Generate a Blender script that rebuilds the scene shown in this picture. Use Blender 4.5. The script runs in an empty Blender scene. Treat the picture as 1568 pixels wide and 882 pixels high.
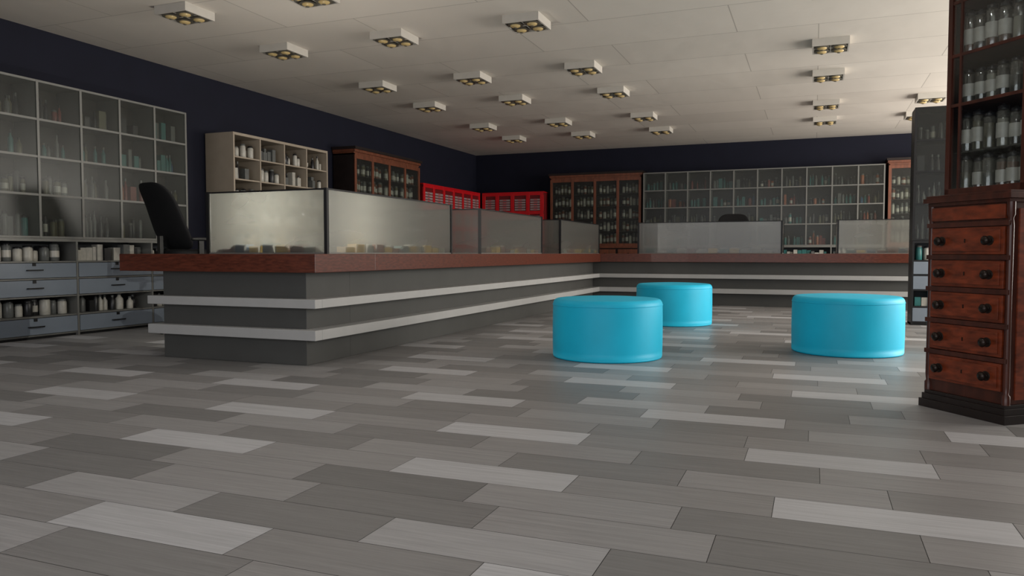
import bpy, math, random
from mathutils import Vector, Matrix
S = bpy.context.scene
try:
    S.view_settings.view_transform = 'Standard'
except Exception: pass

# ------------------------------------------------------------ materials
def lin(c):
    return tuple(((v/255)/12.92 if v/255<=0.04045 else ((v/255+0.055)/1.055)**2.4) for v in c)+(1,)
MATS={}
def mat(name, rgb, rough=0.5, metal=0.0, noise=0.0, scale=8.0, stretch=(1,1,1), bump=0.0, spec=0.5, emit=0.0, srgb=True):
    if name in MATS: return MATS[name]
    m=bpy.data.materials.new(name); m.use_nodes=True
    nt=m.node_tree; b=nt.nodes['Principled BSDF']
    col=lin(rgb)
    b.inputs['Roughness'].default_value=rough
    b.inputs['Metallic'].default_value=metal
    b.inputs['Specular IOR Level'].default_value=spec
    b.inputs['Base Color'].default_value=col
    tc=nt.nodes.new('ShaderNodeTexCoord'); mp=nt.nodes.new('ShaderNodeMapping')
    mp.inputs['Scale'].default_value=stretch
    nz=nt.nodes.new('ShaderNodeTexNoise'); nz.inputs['Scale'].default_value=scale; nz.inputs['Detail'].default_value=5
    nt.links.new(tc.outputs['Object'],mp.inputs['Vector']); nt.links.new(mp.outputs['Vector'],nz.inputs['Vector'])
    if noise>0:
        r=nt.nodes.new('ShaderNodeValToRGB')
        r.color_ramp.elements[0].position=0.3; r.color_ramp.elements[1].position=0.7
        r.color_ramp.elements[0].color=tuple(c*(1-noise) for c in col[:3])+(1,)
        r.color_ramp.elements[1].color=tuple(min(1,c*(1+noise)) for c in col[:3])+(1,)
        nt.links.new(nz.outputs['Fac'],r.inputs['Fac']); nt.links.new(r.outputs['Color'],b.inputs['Base Color'])
    if bump>0:
        bp=nt.nodes.new('ShaderNodeBump'); bp.inputs['Strength'].default_value=bump; bp.inputs['Distance'].default_value=0.01
        nt.links.new(nz.outputs['Fac'],bp.inputs['Height']); nt.links.new(bp.outputs['Normal'],b.inputs['Normal'])
    if emit>0:
        b.inputs['Emission Color'].default_value=col; b.inputs['Emission Strength'].default_value=emit
    MATS[name]=m; return m

navy=mat('navy_paint',(19,21,36),0.75,noise=0.08,scale=3,bump=0.05,spec=.25)
darkgrey=mat('counter_laminate',(76,76,74),0.55,noise=0.06,scale=3,spec=.3)
stripe=mat('counter_white_trim',(166,166,165),0.45,noise=0.03)
topwood=mat('mahogany_top',(88,43,29),0.32,noise=0.4,scale=5,stretch=(3,3,14))
antique=mat('antique_dark_wood',(68,32,22),0.35,noise=0.4,scale=5,stretch=(4,4,1))
antique_d=mat('antique_drawer_wood',(110,48,26),0.33,noise=0.5,scale=4,stretch=(3,3,9))
plinthw=mat('plinth_black_wood',(30,22,20),0.4,noise=0.2)
brown=mat('brown_cabinet_wood',(104,58,38),0.45,noise=0.3,scale=5,stretch=(4,4,1))
brown_d=mat('dark_brown_wood',(32,24,22),0.55,noise=0.2,spec=.3)
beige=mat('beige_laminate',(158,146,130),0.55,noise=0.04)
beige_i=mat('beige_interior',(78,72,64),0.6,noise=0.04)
alu=mat('aluminium',(112,112,108),0.45,metal=0.2,noise=0.04)
aludark=mat('dark_metal',(20,20,22),0.45,metal=0.2,noise=0.05)
backp=mat('shelf_back_panel',(62,60,54),0.7,noise=0.25,scale=2,spec=.2)
backd=mat('shelf_back_dark',(15,16,16),0.7,noise=0.08,scale=2,spec=.2)
drawer=mat('grey_drawer_front',(116,125,136),0.4,noise=0.05,scale=3)
lowdark=mat('unit_carcass_grey',(44,48,53),0.5,noise=0.05)
red=mat('red_lacquer',(188,14,24),0.4,noise=0.08)
redd=mat('red_dark',(100,10,15),0.5,noise=0.08)
pale=mat('pale_card',(146,132,132),0.6,noise=0.06)
blackp=mat('black_plastic',(14,14,15),0.45,noise=0.1)
blackf=mat('black_mesh_fabric',(17,17,19),0.8,noise=0.2,scale=200,bump=0.2,spec=.3)
knobm=mat('knob_bronze',(44,36,32),0.3,metal=0.7,noise=0.1)
cyan=mat('cyan_vinyl',(16,188,226),0.5,noise=0.04,scale=4,bump=0.05,spec=.4)
boxwhite=mat('lamp_housing',(190,185,176),0.5,noise=0.04)
lampdark=mat('lamp_inner',(92,88,78),0.4,noise=0.1)
bulb=mat('amber_bulb',(196,172,120),0.25,noise=0.15)
base_d=mat('baseboard_dark',(30,30,34),0.5,noise=0.05)
cols={ 'teal':(44,104,102),'dark':(30,30,32),'amber':(104,56,32),'white':(172,169,160),'grey':(92,94,92),
      'olive':(90,86,64),'orange':(150,82,48),'blue':(52,88,120),'yellow':(228,186,80),'rust':(116,48,38)}
CM={k:mat('item_'+k,v,0.35,noise=0.12,scale=20) for k,v in cols.items()}

def mixglass(name, tfac, tint=(0.9,0.92,0.92,1), haze=0.15, rough=0.08, hazecol=(0.4,0.4,0.38,1)):
    m=bpy.data.materials.new(name); m.use_nodes=True; nt=m.node_tree
    nt.nodes.remove(nt.nodes['Principled BSDF']); out=nt.nodes['Material Output']
    t=nt.nodes.new('ShaderNodeBsdfTransparent'); t.inputs['Color'].default_value=tint
    g=nt.nodes.new('ShaderNodeBsdfGlossy'); g.inputs['Roughness'].default_value=rough
    d=nt.nodes.new('ShaderNodeBsdfDiffuse'); 
    nz=nt.nodes.new('ShaderNodeTexNoise'); nz.inputs['Scale'].default_value=1.5
    r=nt.nodes.new('ShaderNodeValToRGB'); r.color_ramp.elements[0].color=tuple(c*0.8 for c in hazecol[:3])+(1,); r.color_ramp.elements[1].color=hazecol
    tc=nt.nodes.new('ShaderNodeTexCoord'); nt.links.new(tc.outputs['Object'],nz.inputs['Vector'])
    nt.links.new(nz.outputs['Fac'],r.inputs['Fac']); nt.links.new(r.outputs['Color'],d.inputs['Color'])
    m1=nt.nodes.new('ShaderNodeMixShader'); m1.inputs[0].default_value=tfac
    m2=nt.nodes.new('ShaderNodeMixShader'); m2.inputs[0].default_value=haze
    nt.links.new(t.outputs[0],m1.inputs[1]); nt.links.new(g.outputs[0],m1.inputs[2])
    nt.links.new(m1.outputs[0],m2.inputs[1]); nt.links.new(d.outputs[0],m2.inputs[2])
    nt.links.new(m2.outputs[0],out.inputs['Surface']); return m
doorglass=mixglass('cabinet_glass',0.02,tint=(.80,.82,.80,1),haze=0.03,rough=.25)
hutchglass=mixglass('hutch_glass',0.05,haze=0.0,rough=.1)
jarglass=mixglass('jar_glass',0.16,tint=(0.75,0.76,0.72,1),haze=0.10,hazecol=(0.45,0.42,0.36,1))

def frosted():
    m=bpy.data.materials.new('frosted_glass'); m.use_nodes=True; nt=m.node_tree
    nt.nodes.remove(nt.nodes['Principled BSDF']); out=nt.nodes['Material Output']
    rf=nt.nodes.new('ShaderNodeBsdfRefraction'); rf.inputs['Roughness'].default_value=0.2; rf.inputs['IOR'].default_value=1.08
    rf.inputs['Color'].default_value=(0.85,0.86,0.84,1)
    tr=nt.nodes.new('ShaderNodeBsdfTranslucent'); tr.inputs['Color'].default_value=(0.62,0.62,0.57,1)
    d=nt.nodes.new('ShaderNodeBsdfDiffuse'); d.inputs['Color'].default_value=(0.21,0.215,0.205,1)
    g=nt.nodes.new('ShaderNodeBsdfGlossy'); g.inputs['Roughness'].default_value=0.22
    nz=nt.nodes.new('ShaderNodeTexNoise'); nz.inputs['Scale'].default_value=1.2
    mr=nt.nodes.new('ShaderNodeMapRange'); mr.inputs[3].default_value=0.34; mr.inputs[4].default_value=0.5
    nt.links.new(nz.outputs['Fac'],mr.inputs[0])
    a=nt.nodes.new('ShaderNodeMixShader'); a.inputs[0].default_value=0.5
    nt.links.new(d.outputs[0],a.inputs[1]); nt.links.new(tr.outputs[0],a.inputs[2])
    b=nt.nodes.new('ShaderNodeMixShader'); nt.links.new(mr.outputs[0],b.inputs[0])
    nt.links.new(rf.outputs[0],b.inputs[1]); nt.links.new(a.outputs[0],b.inputs[2])
    c=nt.nodes.new('ShaderNodeMixShader'); c.inputs[0].default_value=0.05
    nt.links.new(b.outputs[0],c.inputs[1]); nt.links.new(g.outputs[0],c.inputs[2])
    nt.links.new(c.outputs[0],out.inputs['Surface']); return m
frost=frosted()

# ------------------------------------------------------------ builder
class B:
    def __init__(s,name,loc=(0,0,0),rz=0.0):
        s.n=name; s.loc=loc; s.rz=rz; s.v=[]; s.f=[]; s.mi=[]; s.sm=[]; s.m=[]
    def mid(s,m):
        if m not in s.m: s.m.append(m)
        return s.m.index(m)
    def add(s,vs,fs,m,smooth=False,M=None):
        o=len(s.v); i=s.mid(m)
        for p in vs:
            p=Vector(p)
            if M is not None: p=M@p
            s.v.append(tuple(p))
        for f in fs:
            s.f.append(tuple(o+k for k in f)); s.mi.append(i); s.sm.append(smooth)
    def box(s,x0,x1,y0,y1,z0,z1,m,M=None):
        vs=[(x0,y0,z0),(x1,y0,z0),(x1,y1,z0),(x0,y1,z0),(x0,y0,z1),(x1,y0,z1),(x1,y1,z1),(x0,y1,z1)]
        fs=[(0,3,2,1),(4,5,6,7),(0,1,5,4),(1,2,6,5),(2,3,7,6),(3,0,4,7)]
        s.add(vs,fs,m,False,M)
    def lathe(s,cx,cy,cz,prof,m,seg=12,axis='z',M=None):
        vs=[];fs=[];n=len(prof)
        for r,h in prof:
            for k in range(seg):
                a=2*math.pi*k/seg
                if axis=='z': vs.append((cx+r*math.cos(a),cy+r*math.sin(a),cz+h))
                elif axis=='y': vs.append((cx+r*math.cos(a),cy-h,cz+r*math.sin(a)))
                else: vs.append((cx+h,cy+r*math.cos(a),cz+r*math.sin(a)))
        for i in range(n-1):
            for k in range(seg):
                k2=(k+1)%seg
                fs.append((i*seg+k,i*seg+k2,(i+1)*seg+k2,(i+1)*seg+k))
        s.add(vs,fs,m,True,M)
        s.add(vs[:seg],[tuple(reversed(range(seg)))],m,False,M)
        s.add(vs[-seg:],[tuple(range(seg))],m,False,M)
    def supel(s,c,r,e1,e2,m,fn=None,nu=32,nv=16,M=None):
        def pw(a,e): return math.copysign(abs(a)**e,a)
        vs=[];fs=[]
        for j in range(nv+1):
            p=-math.pi/2+math.pi*j/nv
            for i in range(nu):
                t=2*math.pi*i/nu
                q=Vector((r[0]*pw(math.cos(p),e1)*pw(math.cos(t),e2), r[1]*pw(math.cos(p),e1)*pw(math.sin(t),e2), r[2]*pw(math.sin(p),e1)))
                if fn: q=fn(q)
                vs.append(q+Vector(c))
        for j in range(nv):
            for i in range(nu):
                i2=(i+1)%nu
                fs.append((j*nu+i,j*nu+i2,(j+1)*nu+i2,(j+1)*nu+i))
        s.add(vs,fs,m,True,M)
    def done(s,bevel=0,parent=None):
        me=bpy.data.meshes.new(s.n); me.from_pydata(s.v,[],s.f)
        for m in s.m: me.materials.append(m)
        me.polygons.foreach_set('material_index',s.mi); me.polygons.foreach_set('use_smooth',s.sm)
        me.update()
        o=bpy.data.objects.new(s.n,me); S.collection.objects.link(o)
        if parent: o.parent=parent
        else:
            o.location=s.loc; o.rotation_euler=(0,0,s.rz)
        if bevel:
            b=o.modifiers.new('bevel','BEVEL'); b.width=bevel; b.segments=2; b.limit_method='ANGLE'; b.angle_limit=math.radians(60)
        return o

XL,XR,YF,YB,H=-8.42,5.2,18.7,-3.0,3.55
# ------------------------------------------------------------ floor
def build_floor():
    seam=mat('floor_seam',(50,49,48),0.6,noise=0.1)
    m=bpy.data.materials.new('floor_planks'); m.use_nodes=True; nt=m.node_tree; b=nt.nodes['Principled BSDF']
    at=nt.nodes.new('ShaderNodeAttribute'); at.attribute_name='tone'
    r=nt.nodes.new('ShaderNodeValToRGB'); e=r.color_ramp.elements
    e[0].position=0; e[0].color=lin((112,111,110)); e[1].position=1; e[1].color=lin((182,182,184))
    x=e.new(0.5); x.color=lin((137,135,134))
    nt.links.new(at.outputs['Fac'],r.inputs['Fac'])
    tc=nt.nodes.new('ShaderNodeTexCoord'); mp=nt.nodes.new('ShaderNodeMapping'); mp.inputs['Scale'].default_value=(1.0,26,1)
    nz=nt.nodes.new('ShaderNodeTexNoise'); nz.inputs['Scale'].default_value=3; nz.inputs['Detail'].default_value=9; nz.inputs['Distortion'].default_value=0.8
    ad=nt.nodes.new('ShaderNodeVectorMath'); ad.operation='ADD'
    cx=nt.nodes.new('ShaderNodeCombineXYZ'); at2=nt.nodes.new('ShaderNodeAttribute'); at2.attribute_name='pid'
    nt.links.new(at2.outputs['Fac'],cx.inputs[2])
    nt.links.new(tc.outputs['Object'],mp.inputs['Vector']); nt.links.new(mp.outputs['Vector'],ad.inputs[0]); nt.links.new(cx.outputs[0],ad.inputs[1])
    nt.links.new(ad.outputs[0],nz.inputs['Vector'])
    mr=nt.nodes.new('ShaderNodeMapRange'); mr.inputs[1].default_value=0.3; mr.inputs[2].default_value=0.7; mr.inputs[3].default_value=0.85; mr.inputs[4].default_value=1.1
    nt.links.new(nz.outputs['Fac'],mr.inputs[0])
    mx=nt.nodes.new('ShaderNodeVectorMath'); mx.operation='SCALE'
    nt.links.new(r.outputs['Color'],mx.inputs[0]); nt.links.new(mr.outputs[0],mx.inputs['Scale'])
    nt.links.new(mx.outputs[0],b.inputs['Base Color'])
    b.inputs['Roughness'].default_value=0.42; b.inputs['Specular IOR Level'].default_value=.4
    bp=nt.nodes.new('ShaderNodeBump'); bp.inputs['Strength'].default_value=0.08; bp.inputs['Distance'].default_value=0.004
    nt.links.new(nz.outputs['Fac'],bp.inputs['Height']); nt.links.new(bp.outputs['Normal'],b.inputs['Normal'])
    T={0:(-1.387,.66,.12),1:(-1.087,.58,.14),2:(-2.033,.10,.55),3:(-1.715,.92,.48),4:(-1.30,.28,.6),
       5:(-1.55,.55,.18),6:(-1.871,.92,.50),7:(-1.1,.34,.52),8:(-1.6,.58,.25),9:(-2.516,.92,.42)}
    w,L=.2493,.793; vs=[];fs=[];tone=[];pid=[];mi=[]
    g=0.0012
    random.seed(3)
    n0=int((YB-2.12)/w)-1; n1=int((YF-2.12)/w)+1
    for n in range(n0,n1+1):
        y0=max(YB,2.12+n*w); y1=min(YF,2.12+(n+1)*w)
        if y1-y0<0.01: continue
        ph,a,c=T[n%10]
        for k in range(-14,14):
            x0=max(XL,ph+k*L); x1=min(XR,ph+(k+1)*L)
            if x1-x0<0.01: continue
            t=a if k%2==0 else c
            o=len(vs)
            vs+= [(x0+g,y0+g,0),(x1-g,y0+g,0),(x1-g,y1-g,0),(x0+g,y1-g,0)]
            fs.append((o,o+1,o+2,o+3)); tone.append(max(0,min(1,t+random.uniform(-.07,.07)))); pid.append(random.uniform(0,40)); mi.append(0)
    o=len(vs)
    vs+=[(XL,YB,-.002),(XR,YB,-.002),(XR,YF,-.002),(XL,YF,-.002),(XL,YB,-.1),(XR,YB,-.1),(XR,YF,-.1),(XL,YF,-.1)]
    for f in [(0,1,2,3),(7,6,5,4),(0,4,5,1),(1,5,6,2),(2,6,7,3),(3,7,4,0)]:
        fs.append(tuple(o+i for i in f)); tone.append(0); pid.append(0); mi.append(1)
    me=bpy.data.meshes.new('floor'); me.from_pydata(vs,[],fs); me.materials.append(m); me.materials.append(seam)
    me.polygons.foreach_set('material_index',mi)
    A=me.attributes.new('tone','FLOAT','FACE'); A.data.foreach_set('value',tone)
    A=me.attributes.new('pid','FLOAT','FACE'); A.data.foreach_set('value',pid)
    o=bpy.data.objects.new('floor',me); S.collection.objects.link(o)
build_floor()

# ------------------------------------------------------------ shell
def ceiling_mat():
    m=bpy.data.materials.new('ceiling_plaster'); m.use_nodes=True; nt=m.node_tree; b=nt.nodes['Principled BSDF']
    tc=nt.nodes.new('ShaderNodeTexCoord')
    br=nt.nodes.new('ShaderNodeTexBrick'); br.inputs['Scale'].default_value=1; br.inputs['Brick Width'].default_value=2.4; br.inputs['Row Height'].default_value=1.05
    br.inputs['Mortar Size'].default_value=0.006; br.offset=0.37
    br.inputs['Color1'].default_value=lin((220,213,203)); br.inputs['Color2'].default_value=lin((211,204,194)); br.inputs['Mortar'].default_value=lin((176,169,160))
    nt.links.new(tc.outputs['Object'],br.inputs['Vector']); nt.links.new(br.outputs['Color'],b.inputs['Base Color'])
    b.inputs['Roughness'].default_value=0.7
    nz=nt.nodes.new('ShaderNodeTexNoise'); nz.inputs['Scale'].default_value=2.0; nz.inputs['Detail'].default_value=3
    nt.links.new(tc.outputs['Object'],nz.inputs['Vector'])
    bp=nt.nodes.new('ShaderNodeBump'); bp.inputs['Strength'].default_value=0.3; bp.inputs['Distance'].default_value=0.03
    nt.links.new(nz.outputs['Fac'],bp.inputs['Height']); nt.links.new(bp.outputs['Normal'],b.inputs['Normal'])
    return m
b=B('ceiling'); b.box(XL-.2,XR+.2,YB,YF+.2,H,H+.15,ceiling_mat()); b.done()
b=B('wall_left'); b.box(XL-.2,XL,YB,YF+.2,-.1,H,navy); b.done()
b=B('wall_far'); b.box(XL,XR+.2,YF,YF+.2,-.1,H,navy); b.done()
b=B('wall_right')
WY0,WY1,WZ0,WZ1=6.5,17.5,0.7,3.35
b.box(XR,XR+.2,YB,WY0,-.1,H,navy); b.box(XR,XR+.2,WY1,YF,-.1,H,navy)
b.box(XR,XR+.2,WY0,WY1,-.1,WZ0,navy); b.box(XR,XR+.2,WY0,WY1,WZ1,H,navy); b.done()
b=B('window_1')
for k in range(6):
    y=WY0+(WY1-WY0-.06)*k/5; b.box(XR+.05,XR+.12,y,y+.06,WZ0,WZ1,alu)
b.box(XR+.05,XR+.12,WY0,WY1,WZ0,WZ0+.06,alu); b.box(XR+.05,XR+.12,WY0,WY1,WZ1-.06,WZ1,alu)
b.done()
b=B('baseboard_left'); b.box(XL,XL+.015,YB,YF,0,.1,base_d); b.done()
b=B('baseboard_far'); b.box(XL+.015,XR,YF-.015,YF,0,.1,base_d); b.done()

# ------------------------------------------------------------ small contents
def bottle(b,x,y,z,r,h,m,seg=10,cap=None):
    b.lathe(x,y,z,[(r*.95,0),(r,h*.04),(r,h*.62),(r*.45,h*.78),(r*.4,h*.86)],m,seg)
    b.lathe(x,y,z+h*.86,[(r*.5,0),(r*.5,h*.14)],cap or CM['white'],8)
def jar(b,x,y,z,r,h,m,seg=12,lab=True,cap=None):
    b.lathe(x,y,z,[(r*.9,0),(r,h*.04),(r,h*.78),(r*.82,h*.86)],m,seg)
    b.lathe(x,y,z+h*.86,[(r*.88,0),(r*.88,h*.1),(r*.5,h*.14)],cap or CM['dark'],seg)
    if lab: b.lathe(x,y,z+h*.22,[(r*1.02,0),(r*1.02,h*.38)],CM['white'],seg)
def fill(b,x0,x1,y0,y1,z,hmax,pal,kind='mix',dens=1.0,big=1.0,lab=.5):
    x=x0+.03
    while x<x1-.05:
        k=kind if kind!='mix' else random.choice(['bottle','bottle','jar','box'])
        m=CM[random.choice(pal)]
        y=random.uniform(y0+.05,(y0+y1)/2)
        if k=='box':
            w=random.uniform(.04,.1); h=hmax*random.uniform(.3,.6)
            if x+w>x1-.01: break
            b.box(x,x+w,y-.03,y+.07,z,z+h,m); x+=w+.008
        elif k=='jar':
            r=random.uniform(.025,.04)*big
            if x+2*r>x1-.01: break
            jar(b,x+r,y,z,r,hmax*random.uniform(.35,.6),m,10,random.random()<lab,CM[random.choice(['dark','grey'])]); x+=2*r+.012
        else:
            r=random.uniform(.02,.032)*big
            if x+2*r>x1-.01: break
            bottle(b,x+r,y,z,r,hmax*random.uniform(.4,.7),m,10,CM[random.choice(['grey','dark','grey'])]); x+=2*r+.014
        if random.random()<.12*dens: x+=.06

# ------------------------------------------------------------ glass shelf / drawer units
ZS=[1.13,1.60,2.02,2.43,2.85]
def shelf_unit(loc,rz,ncol,cw,dark=False,seed=1,lowcols=None):
    random.seed(seed)
    fr=aludark if dark else alu; bk=backd if dark else backp
    W=ncol*cw; D=.40
    b=B('glass_display_shelf',loc,rz)
    b.box(0,W,D-.02,D,1.12,2.85,bk)
    for z in ZS: b.box(0,W,.03,D-.02,z-.012,z+.010,fr)
    for i in range(ncol+1):
        x=min(W-.01,max(.01,i*cw)); b.box(x-.008,x+.008,.03,D-.02,1.12,2.86,fr)
        b.box(x-.014,x+.014,.0,.022,1.12,2.86,fr)
    for z in ZS: b.box(0,W,.002,.02,z-.012,z+.012,fr)
    for i in range(ncol): b.box(i*cw+.014,(i+1)*cw-.014,.008,.013,1.14,2.84,doorglass)
    lc=lowcols or [i*cw*2 for i in range(ncol//2+1)]
    b.box(0,W,D-.02,D,0.0,1.12,lowdark); b.box(0,W,-.02,D-.02,1.085,1.115,fr)
    for x in lc:
        xx=min(W-.012,max(.012,x)); b.box(xx-.012,xx+.012,-.018,D-.02,0.0,1.085,fr)
    for i in range(len(lc)-1):
        x0,x1=lc[i]+.014,lc[i+1]-.014
        b.box(x0,x1,0,D-.02,.03,.05,fr); 
        for z in (.245,.465,.665,.855): b.box(x0,x1,-.012,D-.02,z-.008,z+.008,fr)
        for z0,z1 in ((.05,.235),(.475,.655),(.675,.845)):
            b.box(x0+.004,x1-.004,-.02,.0,z0+.004,z1-.004,drawer)
            xm=(x0+x1)/2
            b.box(xm-.02,xm+.02,-.026,-.02,z1-.035,z1-.004,aludark)
            b.box(xm-.09,xm-.08,-.045,-.02,z0+.085,z0+.095,aludark); b.box(xm+.08,xm+.09,-.045,-.02,z0+.085,z0+.095,aludark)
            b.box(xm-.09,xm+.09,-.05,-.042,z0+.083,z0+.097,aludark)
    b.box(0,W,.02,D-.02,0,.03,aludark)
    P=b.done()
    c=B('pharmacy_bottles',loc,rz)
    pals=[['dark','grey','olive','grey'],['olive','grey','dark','olive'],['teal','teal','rust','olive','blue'],['grey','dark','dark','olive']]
    for r in range(4):
        for i in range(ncol):
            pal=random.choice([pals[r],pals[r],['teal','grey'],['orange','rust','dark']])
            if dark: pal=['dark','dark','grey']
            fill(c,i*cw+.02,(i+1)*cw-.02,.08,.34,ZS[r]+.0105,ZS[r+1]-ZS[r],pal,random.choice(['mix','bottle','mix','jar']),lab=.15)
    for i in range(len(lc)-1):
        for z in (.253,.863):
            fill(c,lc[i]+.02,lc[i+1]-.02,.04,.3,z+.001,.34,['white','white','dark','grey','teal','white'],random.choice(['mix','box','jar']),big=1.5)
    c.done(parent=P)
PI2=math.pi/2
shelf_unit((-7.99,8.14-.537*9,0),PI2,9,.537,seed=5,lowcols=[.0,.96,2.04,3.11,4.19,4.833])
shelf_unit((-3.82,18.17,0),0,10,.519,seed=9)
shelf_unit((1.2,11.36,0),0,4,.53,dark=True,seed=14)

# ------------------------------------------------------------ beige open cabinet
random.seed(21)
b=B('beige_open_bookcase',(-7.88,8.92,0),PI2); W=2.32;D=.52;HB=2.72
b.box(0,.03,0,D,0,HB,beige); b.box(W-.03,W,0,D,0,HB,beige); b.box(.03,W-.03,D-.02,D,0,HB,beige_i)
b.box(.03,W-.03,0,D-.02,HB-.04,HB,beige)
c=B('stacked_medicine_boxes',(-7.88,8.92,0),PI2)
cw=(W-.03)/4
for i in range(1,4): b.box(.015+i*cw-.012,.015+i*cw+.012,0,D-.02,.08,HB-.04,beige)
b.box(.03,W-.03,.02,D-.02,0,.08,beige)
z=.08; 
while z<2.5:
    b.box(.03,W-.03,.01,D-.02,z,z+.022,beige)
    for i in range(4):
        fill(c,.03+i*cw,.005+(i+1)*cw,.02,.3,z+.023,.38,['white','white','grey','white','dark'],random.choice(['box','jar','mix']),big=1.2)
    z+=.325
P=b.done(.003); c.done(parent=P)

# ------------------------------------------------------------ wooden glazed cabinets
def wood_cabinet(loc,rz,W,ncol,HC=2.92,seed=3,D=.5):
    random.seed(seed)
    b=B('wooden_glazed_cabinet',loc,rz); c=B('apothecary_jars',loc,rz)
    b.box(-.02,W+.02,-.03,D,0,.12,brown_d); b.box(0,W,.0,D,.12,1.08,brown_d)
    b.box(-.02,W+.02,-.03,D,1.08,1.13,brown)
    nd=ncol; cw=W/nd
    for i in range(nd):
        for k in range(4):
            z0=.15+k*.23; b.box(i*cw+.03,(i+1)*cw-.03,-.018,0,z0,z0+.21,brown)
            b.lathe((i+.5)*cw,-.018,z0+.105,[(.012,0),(.01,.01),(.02,.02),(.012,.035)],knobm,10,'y')
    y0=.08
    b.box(0,.03,y0,D,1.13,HC-.12,brown_d); b.box(W-.03,W,y0,D,1.13,HC-.12,brown_d); b.box(.03,W-.03,D-.02,D,1.13,HC-.12,brown_d)
    b.box(0,W,y0,D,HC-.15,HC-.1,brown)
    b.box(-.02,W+.02,y0-.03,D,HC-.1,HC-.05,brown); b.box(-.04,W+.04,y0-.06,D,HC-.05,HC,brown_d)
    for i in range(ncol+1):
        x=min(W-.03,max(.03,i*cw)); b.box(x-.03,x+.03,y0-.02,y0+.012,1.13,HC-.15,brown)
    b.box(.06,W-.06,y0-.015,y0+.008,1.13,1.19,brown); b.box(.06,W-.06,y0-.015,y0+.008,HC-.22,HC-.15,brown)
    zs=[1.19+k*.305 for k in range(5)]
    for z in zs: 
        b.box(.03,W-.03,y0+.02,D-.02,z-.02,z,brown_d)
    for i in range(ncol):
        b.box(i*cw+.03,(i+1)*cw-.03,y0-.002,y0+.002,1.19,HC-.22,doorglass)
        for z in zs:
            x=i*cw+.07
            while x<(i+1)*cw-.09:
                r=random.uniform(.033,.045)
                jar(c,x+r,random.uniform(.2,.26),z,r,random.uniform(.18,.26),CM[random.choice(['grey','olive','dark','amber','white'])],10,True,CM['grey']); x+=2*r+.012
    P=b.done(.003); c.done(parent=P)
wood_cabinet((-7.86,12.15,0),PI2,2.5,4,2.93,seed=31,D=.54)
wood_cabinet((-6.17,18.15,0),0,2.29,4,2.93,seed=32,D=.53)
wood_cabinet((1.44,18.15,0),0,2.35,4,2.98,seed=33,D=.53)

# ------------------------------------------------------------ red storage units
def red_unit(loc,rz,W,n,HR=2.49,D=.42):
    b=B('red_drawer_cabinet',loc,rz)
    b.box(0,W,.03,D,0,HR-.02,redd)
    b.box(-.0,W,0,D,HR-.03,HR,red)
    cw=W/n
    for i in range(n+1):
        x=min(W-.045,max(.045,i*cw)); b.box(x-.045,x+.045,-.0,.03,0,HR-.03,red)
    z=HR-.08
    while z>.4:
        z-=.42
        b.box(.0,W,.002,.03,z-.06,z+.02,red)
        for i in range(n):
            x0=i*cw+.065;x1=(i+1)*cw-.065
            for k in range(5):
                zz=z+.035+k*.060
                b.box(x0,x1,.005,.03,zz,zz+.042,pale)
                b.box((x0+x1)/2-.05,(x0+x1)/2+.05,-.0,.005,zz+.013,zz+.029,red)
    b.box(0,W,.002,.03,HR-.09,HR-.03,red)
    b.done(.002)
red_unit((-7.97,14.9,0),PI2,3.05,6)
red_unit((-7.94,18.0,0),0,1.66,4)

# ------------------------------------------------------------ reception counter
b=B('reception_counter')
ZT=.946; ZB=.79
def rect(x0,x1,y0,y1,z0,z1,m): b.box(x0,x1,y0,y1,z0,z1,m)
rect(-5.96,-3.80,5.23,6.15,ZB,ZT,topwood)
rect(-4.75,-3.80,6.15,15.25,ZB,ZT,topwood)
rect(-3.80,3.2,14.20,15.25,ZB,ZT,topwood)
rect(-5.96,-4.75,8.95,9.75,ZB,ZT,topwood)
rect(-5.96,-4.75,12.35,13.15,ZB,ZT,topwood)
rect(-5.56,-3.98,5.35,6.0,0,ZB,darkgrey)
rect(-4.6,-3.98,6.0,15.1,0,ZB,darkgrey)
rect(-3.98,3.1,14.33,15.1,0,ZB,darkgrey)
rect(-5.56,-4.6,9.1,9.6,0,ZB,darkgrey)
rect(-5.56,-4.6,12.5,13.0,0,ZB,darkgrey)
for z0,z1 in ((.225,.31),(.492,.567)):
    rect(-5.65,-3.82,5.25,5.35,z0,z1,stripe)
    rect(-5.65,-5.56,5.35,6.0,z0,z1,stripe)
    rect(-3.98,-3.82,5.35,14.33,z0,z1,stripe)
    rect(-3.82,3.1,14.23,14.33,z0,z1,stripe)
b.done(.004)

def screen(pts,seed=0,gap=0):
    b=B('frosted_glass_screen')
    z0,z1=ZT+.012,1.53
    for (x0,y0),(x1,y1) in zip(pts[:-1],pts[1:]):
        L=math.hypot(x1-x0,y1-y0); a=math.atan2(y1-y0,x1-x0)
        M=Matrix.Translation((x0,y0,0))@Matrix.Rotation(a,4,'Z')
        b.box(.016,L-.016,-.006,.006,z0,z1-.008,frost,M)
        b.box(.016,L-.016,-.009,.009,z1-.008,z1+.006,aludark,M)
        b.box(.016,L-.016,-.012,.012,ZT,z0,alu,M)
    for x,y in pts: b.box(x-.016,x+.016,y-.016,y+.016,ZT,z1+.008,aludark)
    return b.done()
screen([(-5.43,5.79),(-4.08,5.79),(-4.08,8.31)])
screen([(-5.43,9.17),(-4.08,9.17),(-4.08,11.6)])
screen([(-5.43,12.57),(-4.08,12.57),(-4.08,15.1)])
screen([(-3.13,14.48),(-.55,14.48),(-.55,15.1)])
screen([(.37,15.1),(.37,14.48),(1.9,14.48)])

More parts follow.
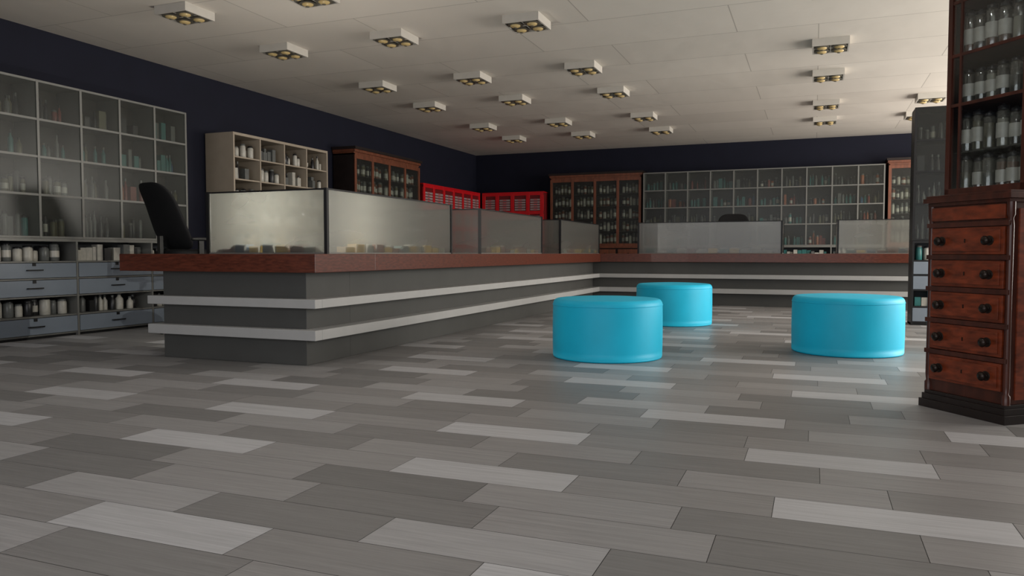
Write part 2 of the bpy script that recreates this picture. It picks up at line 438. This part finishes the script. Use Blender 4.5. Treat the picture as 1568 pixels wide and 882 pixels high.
random.seed(8)
def desk_items(x0,x1,y0,y1,alongx,n):
    b=B('desk_stationery')
    for k in range(n):
        t=(k+.5)/n
        if alongx: x=x0+(x1-x0)*t; y=random.uniform(y0,y1); w=(x1-x0)/n*.42; d=.05
        else: y=y0+(y1-y0)*t; x=random.uniform(x0,x1); d=(y1-y0)/n*.42; w=.05
        m=CM[random.choice(['yellow','white','orange','blue','white','teal','rust','yellow','yellow'])]
        h=random.uniform(.05,.10)
        b.box(x-w,x+w,y-d,y+d,ZT,ZT+h,m)
        if random.random()<.4: b.box(x-w*.8,x+w*.8,y-d*.8,y+d*.8,ZT+h,ZT+h+.02,CM['white'])
    b.done(.002)
desk_items(-5.3,-4.2,5.86,5.88,True,7)
desk_items(-4.15,-4.145,6.1,8.2,False,12)
desk_items(-4.15,-4.145,9.4,11.5,False,12)
desk_items(-4.15,-4.145,12.8,15.0,False,10)
desk_items(-3.0,-.7,14.55,14.56,True,12)
desk_items(.5,1.8,14.55,14.56,True,8)

# ------------------------------------------------------------ ottomans
def ottoman(x,y,r=.5,h=.545):
    b=B('round_ottoman',(x,y,0))
    prof=[(r-.02,0.0),(r-.006,.004),(r,.02)]
    for k in range(9): prof.append((r+.003*math.sin(k/8*math.pi),.02+(h-.08)*k/8))
    rr=.045
    for k in range(1,9):
        a=k/8*PI2; prof.append((r-rr+rr*math.cos(a),h-.06+(.052)*math.sin(a)))
    prof+= [(r-.12,h-.003),(r-.25,h+.003),(.1,h+.006),(.01,h+.006)]
    b.lathe(0,0,0,prof,cyan,96)
    b.lathe(0,0,h-.062,[(r,-.004),(r+.004,-.002),(r+.004,.002),(r,.004)],cyan,96)
    return b.done()
ottoman(-1.77,6.87); ottoman(.30,8.04,.5,.55); ottoman(-1.76,10.41,.5,.55)

# ------------------------------------------------------------ office chairs
def chair(loc,rz):
    b=B('office_chair',loc,rz)
    for k in range(5):
        M=Matrix.Rotation(2*math.pi*k/5+.3,4,'Z')
        b.box(.02,.29,-.02,.02,.085,.115,blackp,M)
        b.lathe(.27,0,.035,[(.03,-.02),(.035,-.01),(.035,.01),(.03,.02)],blackp,14,'y',M)
        b.box(.262,.278,-.008,.008,.05,.09,blackp,M)
    b.lathe(0,0,.08,[(.05,0),(.05,.06),(.03,.07),(.03,.45),(.02,.46),(.02,.80)],blackp,16)
    b.lathe(0,0,.50,[(.20,0),(.215,.01),(.20,.02)],blackp,28)
    b.box(-.13,.13,-.14,.14,.86,.90,blackp)
    b.supel((0,.02,.945),(.30,.29,.055),.5,.5,blackf)
    def bend(q):
        f=q.z/.38
        return Vector((q.x*(1-.10*f),q.y+.35*q.x*q.x -.07*f*abs(f) -.12*f, q.z))
    b.supel((0,-.27,1.37),(.33,.035,.38),.5,.6,blackf,bend,40,24)
    b.box(-.03,.03,-.31,-.10,.87,.90,blackp); b.box(-.03,.03,-.33,-.29,.87,1.15,blackp)
    for s in(-1,1):
        b.box(s*.32-.015,s*.32+.015,-.03,.03,.88,1.10,blackp)
        b.box(min(s*.13,s*.335),max(s*.13,s*.335),-.03,.03,.87,.895,blackp)
        b.supel((s*.32,.02,1.115),(.045,.15,.02),.5,.5,blackp,None,20,8)
    return b.done()
chair((-6.92,7.0,0),math.radians(-14))
chair((-1.50,15.65,0),math.radians(185))

# ------------------------------------------------------------ antique apothecary cabinet
def antique_cab():
    loc=(.62,5.36,0); rz=math.radians(-52)
    b=B('antique_apothecary_cabinet',loc,rz); W=.60; D=.66
    b.box(0,W,0,D,0,.05,plinthw); b.box(.012,W-.012,.012,D,.05,.085,plinthw); b.box(.022,W-.022,.022,D,.085,.105,plinthw)
    b.box(.035,W-.035,.04,D,.105,1.235,antique)
    for x in (.032,W-.032):
        b.lathe(x,.042,.105,[(.022,0),(.022,.05),(.014,.06),(.018,.1),(.016,.5),(.018,1.0),(.014,1.04),(.022,1.06),(.022,1.13)],antique,14)
    zc=[.255,.447,.639,.831,1.023]
    x0,x1=.052,W-.052
    for z in zc:
        b.box(x0,x1,.022,.04,z-.078,z+.078,antique_d)
        b.box(x0+.02,x1-.02,.012,.022,z-.06,z+.06,antique_d)
        b.box(.02,W-.02,.014,.04,z+.0825,z+.1095,antique)
        for x in (x0+.085,x1-.085):
            b.lathe(x,.012,z,[(.028,0),(.028,.004),(.011,.006),(.011,.018),(.024,.027),(.027,.036),(.018,.046),(.003,.049)],knobm,18,'y')
        b.box((x0+x1)/2-.004,(x0+x1)/2+.004,.009,.012,z-.01,z+.012,knobm)
    b.box(.05,W-.05,.02,.04,1.145,1.225,antique_d)
    b.box(.02,W-.02,.02,D,1.235,1.255,antique); b.box(0,W,0,D,1.255,1.285,antique); b.box(.012,W-.012,.012,D,1.285,1.30,antique)
    for xa,xb in ((W-.035,W-.025),(.025,.035)):
        b.box(xa,xb,.10,.16,.13,1.2,antique_d); b.box(xa,xb,D-.08,D-.02,.13,1.2,antique_d)
        b.box(xa,xb,.16,D-.08,.13,.2,antique_d); b.box(xa,xb,.16,D-.08,1.12,1.2,antique_d); b.box(xa,xb,.16,D-.08,.62,.68,antique_d)
    y0=.13; HT=3.05; xa,xb=.03,W-.03
    for x in (xa,xb-.03):
        b.box(x,x+.03,y0,y0+.03,1.30,HT,antique); b.box(x,x+.03,D-.035,D,1.30,HT,antique)
    b.box(xa+.03,xb-.03,D-.02,D-.005,1.30,HT,plinthw)
    b.box(xa+.004,xa+.012,y0+.03,D-.035,1.30,HT,plinthw)
    for z in (1.30,1.84,2.14,2.46,2.76):
        b.box(xa+.001,xb-.001,y0+.004,D-.02,z,z+.02,antique)
    b.box(xa,xb,y0-.0,y0+.03,1.30,1.345,antique)
    b.box(xa+.085,xa+.10,y0+.003,y0+.018,1.345,HT-.1,antique)
    b.box(xa+.035,xb-.035,y0+.008,y0+.011,1.345,HT-.1,hutchglass)
    b.box(xb-.012,xb-.009,y0+.035,D-.035,1.345,HT-.1,hutchglass)
    b.box(xa,xb,y0,D,HT-.1,HT,antique); b.box(xa-.03,xb+.03,y0-.03,D,HT,HT+.06,antique)
    P=b.done(.0025)
    random.seed(77)
    c=B('glass_specimen_jars',loc,rz)
    for z,hh in ((1.321,.24),(1.571,.25),(1.861,.22),(2.161,.27),(2.481,.22),(2.781,.18)):
        if z==1.571:
            c.box(xa+.02,xb-.02,y0+.05,D-.03,1.562,1.57,jarglass)
        for row,yy in enumerate((.215,.33,.45)):
            n=6
            for k in range(n):
                r=.036; x=xa+.06+r*.6+(xb-xa-.14)*k/(n-1)
                h=hh*random.uniform(.85,1)
                yj=yy+random.uniform(-.01,.01)
                inner=CM[random.choice(['dark','olive','grey','dark','amber','white'])]
                c.lathe(x,yj,z+.004,[(r*.86,0),(r*.86,h*random.uniform(.45,.75))],inner,12)
                c.lathe(x,yj,z,[(r*.95,0),(r,.01),(r,h*.80),(r*.75,h*.86)],jarglass,16)
                c.lathe(x,yj,z+h*.86,[(r*.85,0),(r*.85,h*.08),(r*.3,h*.11),(r*.3,h*.13)],CM['dark'],14)
                if random.random()<.7: c.lathe(x,yj,z+h*.2,[(r*1.03,0),(r*1.03,h*.35)],CM['white'],16)
    c.done(parent=P)
antique_cab()

# ------------------------------------------------------------ ceiling spotlights
def lamp_mesh():
    b=B('ceiling_spotlight'); s=.21;h=.09;t=.018
    b.box(-s,s,-s,-s+t,-h,0,boxwhite); b.box(-s,s,s-t,s,-h,0,boxwhite)
    b.box(-s,-s+t,-s+t,s-t,-h,0,boxwhite); b.box(s-t,s,-s+t,s-t,-h,0,boxwhite)
    b.box(-s+t,s-t,-s+t,s-t,-.035,-.005,lampdark)
    b.box(-s+t,s-t,-.006,.006,-h+.01,-.035,boxwhite)
    b.box(-.006,.006,-s+t,-.006,-h+.01,-.035,boxwhite);b.box(-.006,.006,.006,s-t,-h+.01,-.035,boxwhite)
    for i in(-1,1):
        for j in(-1,1):
            x,y=i*.098,j*.098
            b.lathe(x,y,-h-.005,[(.086,0),(.086,.012),(.05,.06)],lampdark,24)
            b.lathe(x,y,-h-.028,[(.012,0),(.036,.005),(.054,.014),(.058,.024)],bulb,24)
            b.lathe(x,y,-h-.034,[(.014,-.0),(.02,.006)],lampdark,12)
    return b.done()
proto=lamp_mesh(); pos=[]
rows=[6.42,8.06,10.3,12.0,14.33,16.05]
for x in(-6.29,-4.69): pos+=[(x,y) for y in rows]
pos+=[(-3.01,y) for y in rows[1:]]
pos+=[(.14,y) for y in rows[1:]]
pos+=[(1.73,rows[4]),(1.73,rows[5])]
pos+=[(-3.01,4.2),(-4.69,4.2),(.14,4.2),(-3.01,2.5),(.14,2.5),(-1.4,2.5)]  # front fixtures out of view; extra row added to brighten the foreground floor
def area(name,loc,rot,sx,sy,e,col):
    l=bpy.data.lights.new(name,'AREA'); l.shape='RECTANGLE'; l.size=sx; l.size_y=sy; l.energy=e; l.color=col
    o=bpy.data.objects.new(name,l); S.collection.objects.link(o); o.location=loc; o.rotation_euler=rot; return o
def spot(e):
    sl=bpy.data.lights.new('spotlight_beam','SPOT'); sl.energy=e; sl.color=(1,.96,.91); sl.spot_size=math.radians(140); sl.spot_blend=1; sl.shadow_soft_size=.03; return sl
s1=spot(7); front_fill=spot(24)
for i,(x,y) in enumerate(pos):
    o=proto if i==0 else bpy.data.objects.new('ceiling_spotlight',proto.data)
    if i: S.collection.objects.link(o)
    o.location=(x,y,H)
    q=bpy.data.objects.new('spotlight_beam',front_fill if y<5 else s1); S.collection.objects.link(q); q.location=(0,0,-.16); q.parent=o

# ------------------------------------------------------------ lights
area('window_daylight',(XR-.02,(WY0+WY1)/2,(WZ0+WZ1)/2),(0,math.radians(90),0),WZ1-WZ0,WY1-WY0,900,(1,.94,.86))
area('shopfront_daylight',(-1.5,YB+.1,1.9),(math.radians(90),0,0),9,2.8,160,(.98,.98,1))
l=bpy.data.lights.new('screen_glow_fill','POINT'); l.energy=60; l.color=(1,.97,.88); l.shadow_soft_size=0.0  # added point light behind the near screen; stands in for a reflected window bloom
o=bpy.data.objects.new('screen_glow_fill',l); S.collection.objects.link(o); o.location=(-4.75,6.35,1.34)

w=bpy.data.worlds.new('world'); S.world=w; w.use_nodes=True
bg=w.node_tree.nodes['Background']; bg.inputs[0].default_value=(.80,.82,.88,1); bg.inputs[1].default_value=.55

cam=bpy.data.cameras.new('camera'); co=bpy.data.objects.new('camera',cam); S.collection.objects.link(co)
cam.sensor_width=36; cam.lens=36*1171/1568; cam.clip_start=.05
co.location=(0,0,.95); co.rotation_euler=(math.radians(90-2.59),0,math.radians(21.57))
S.camera=co
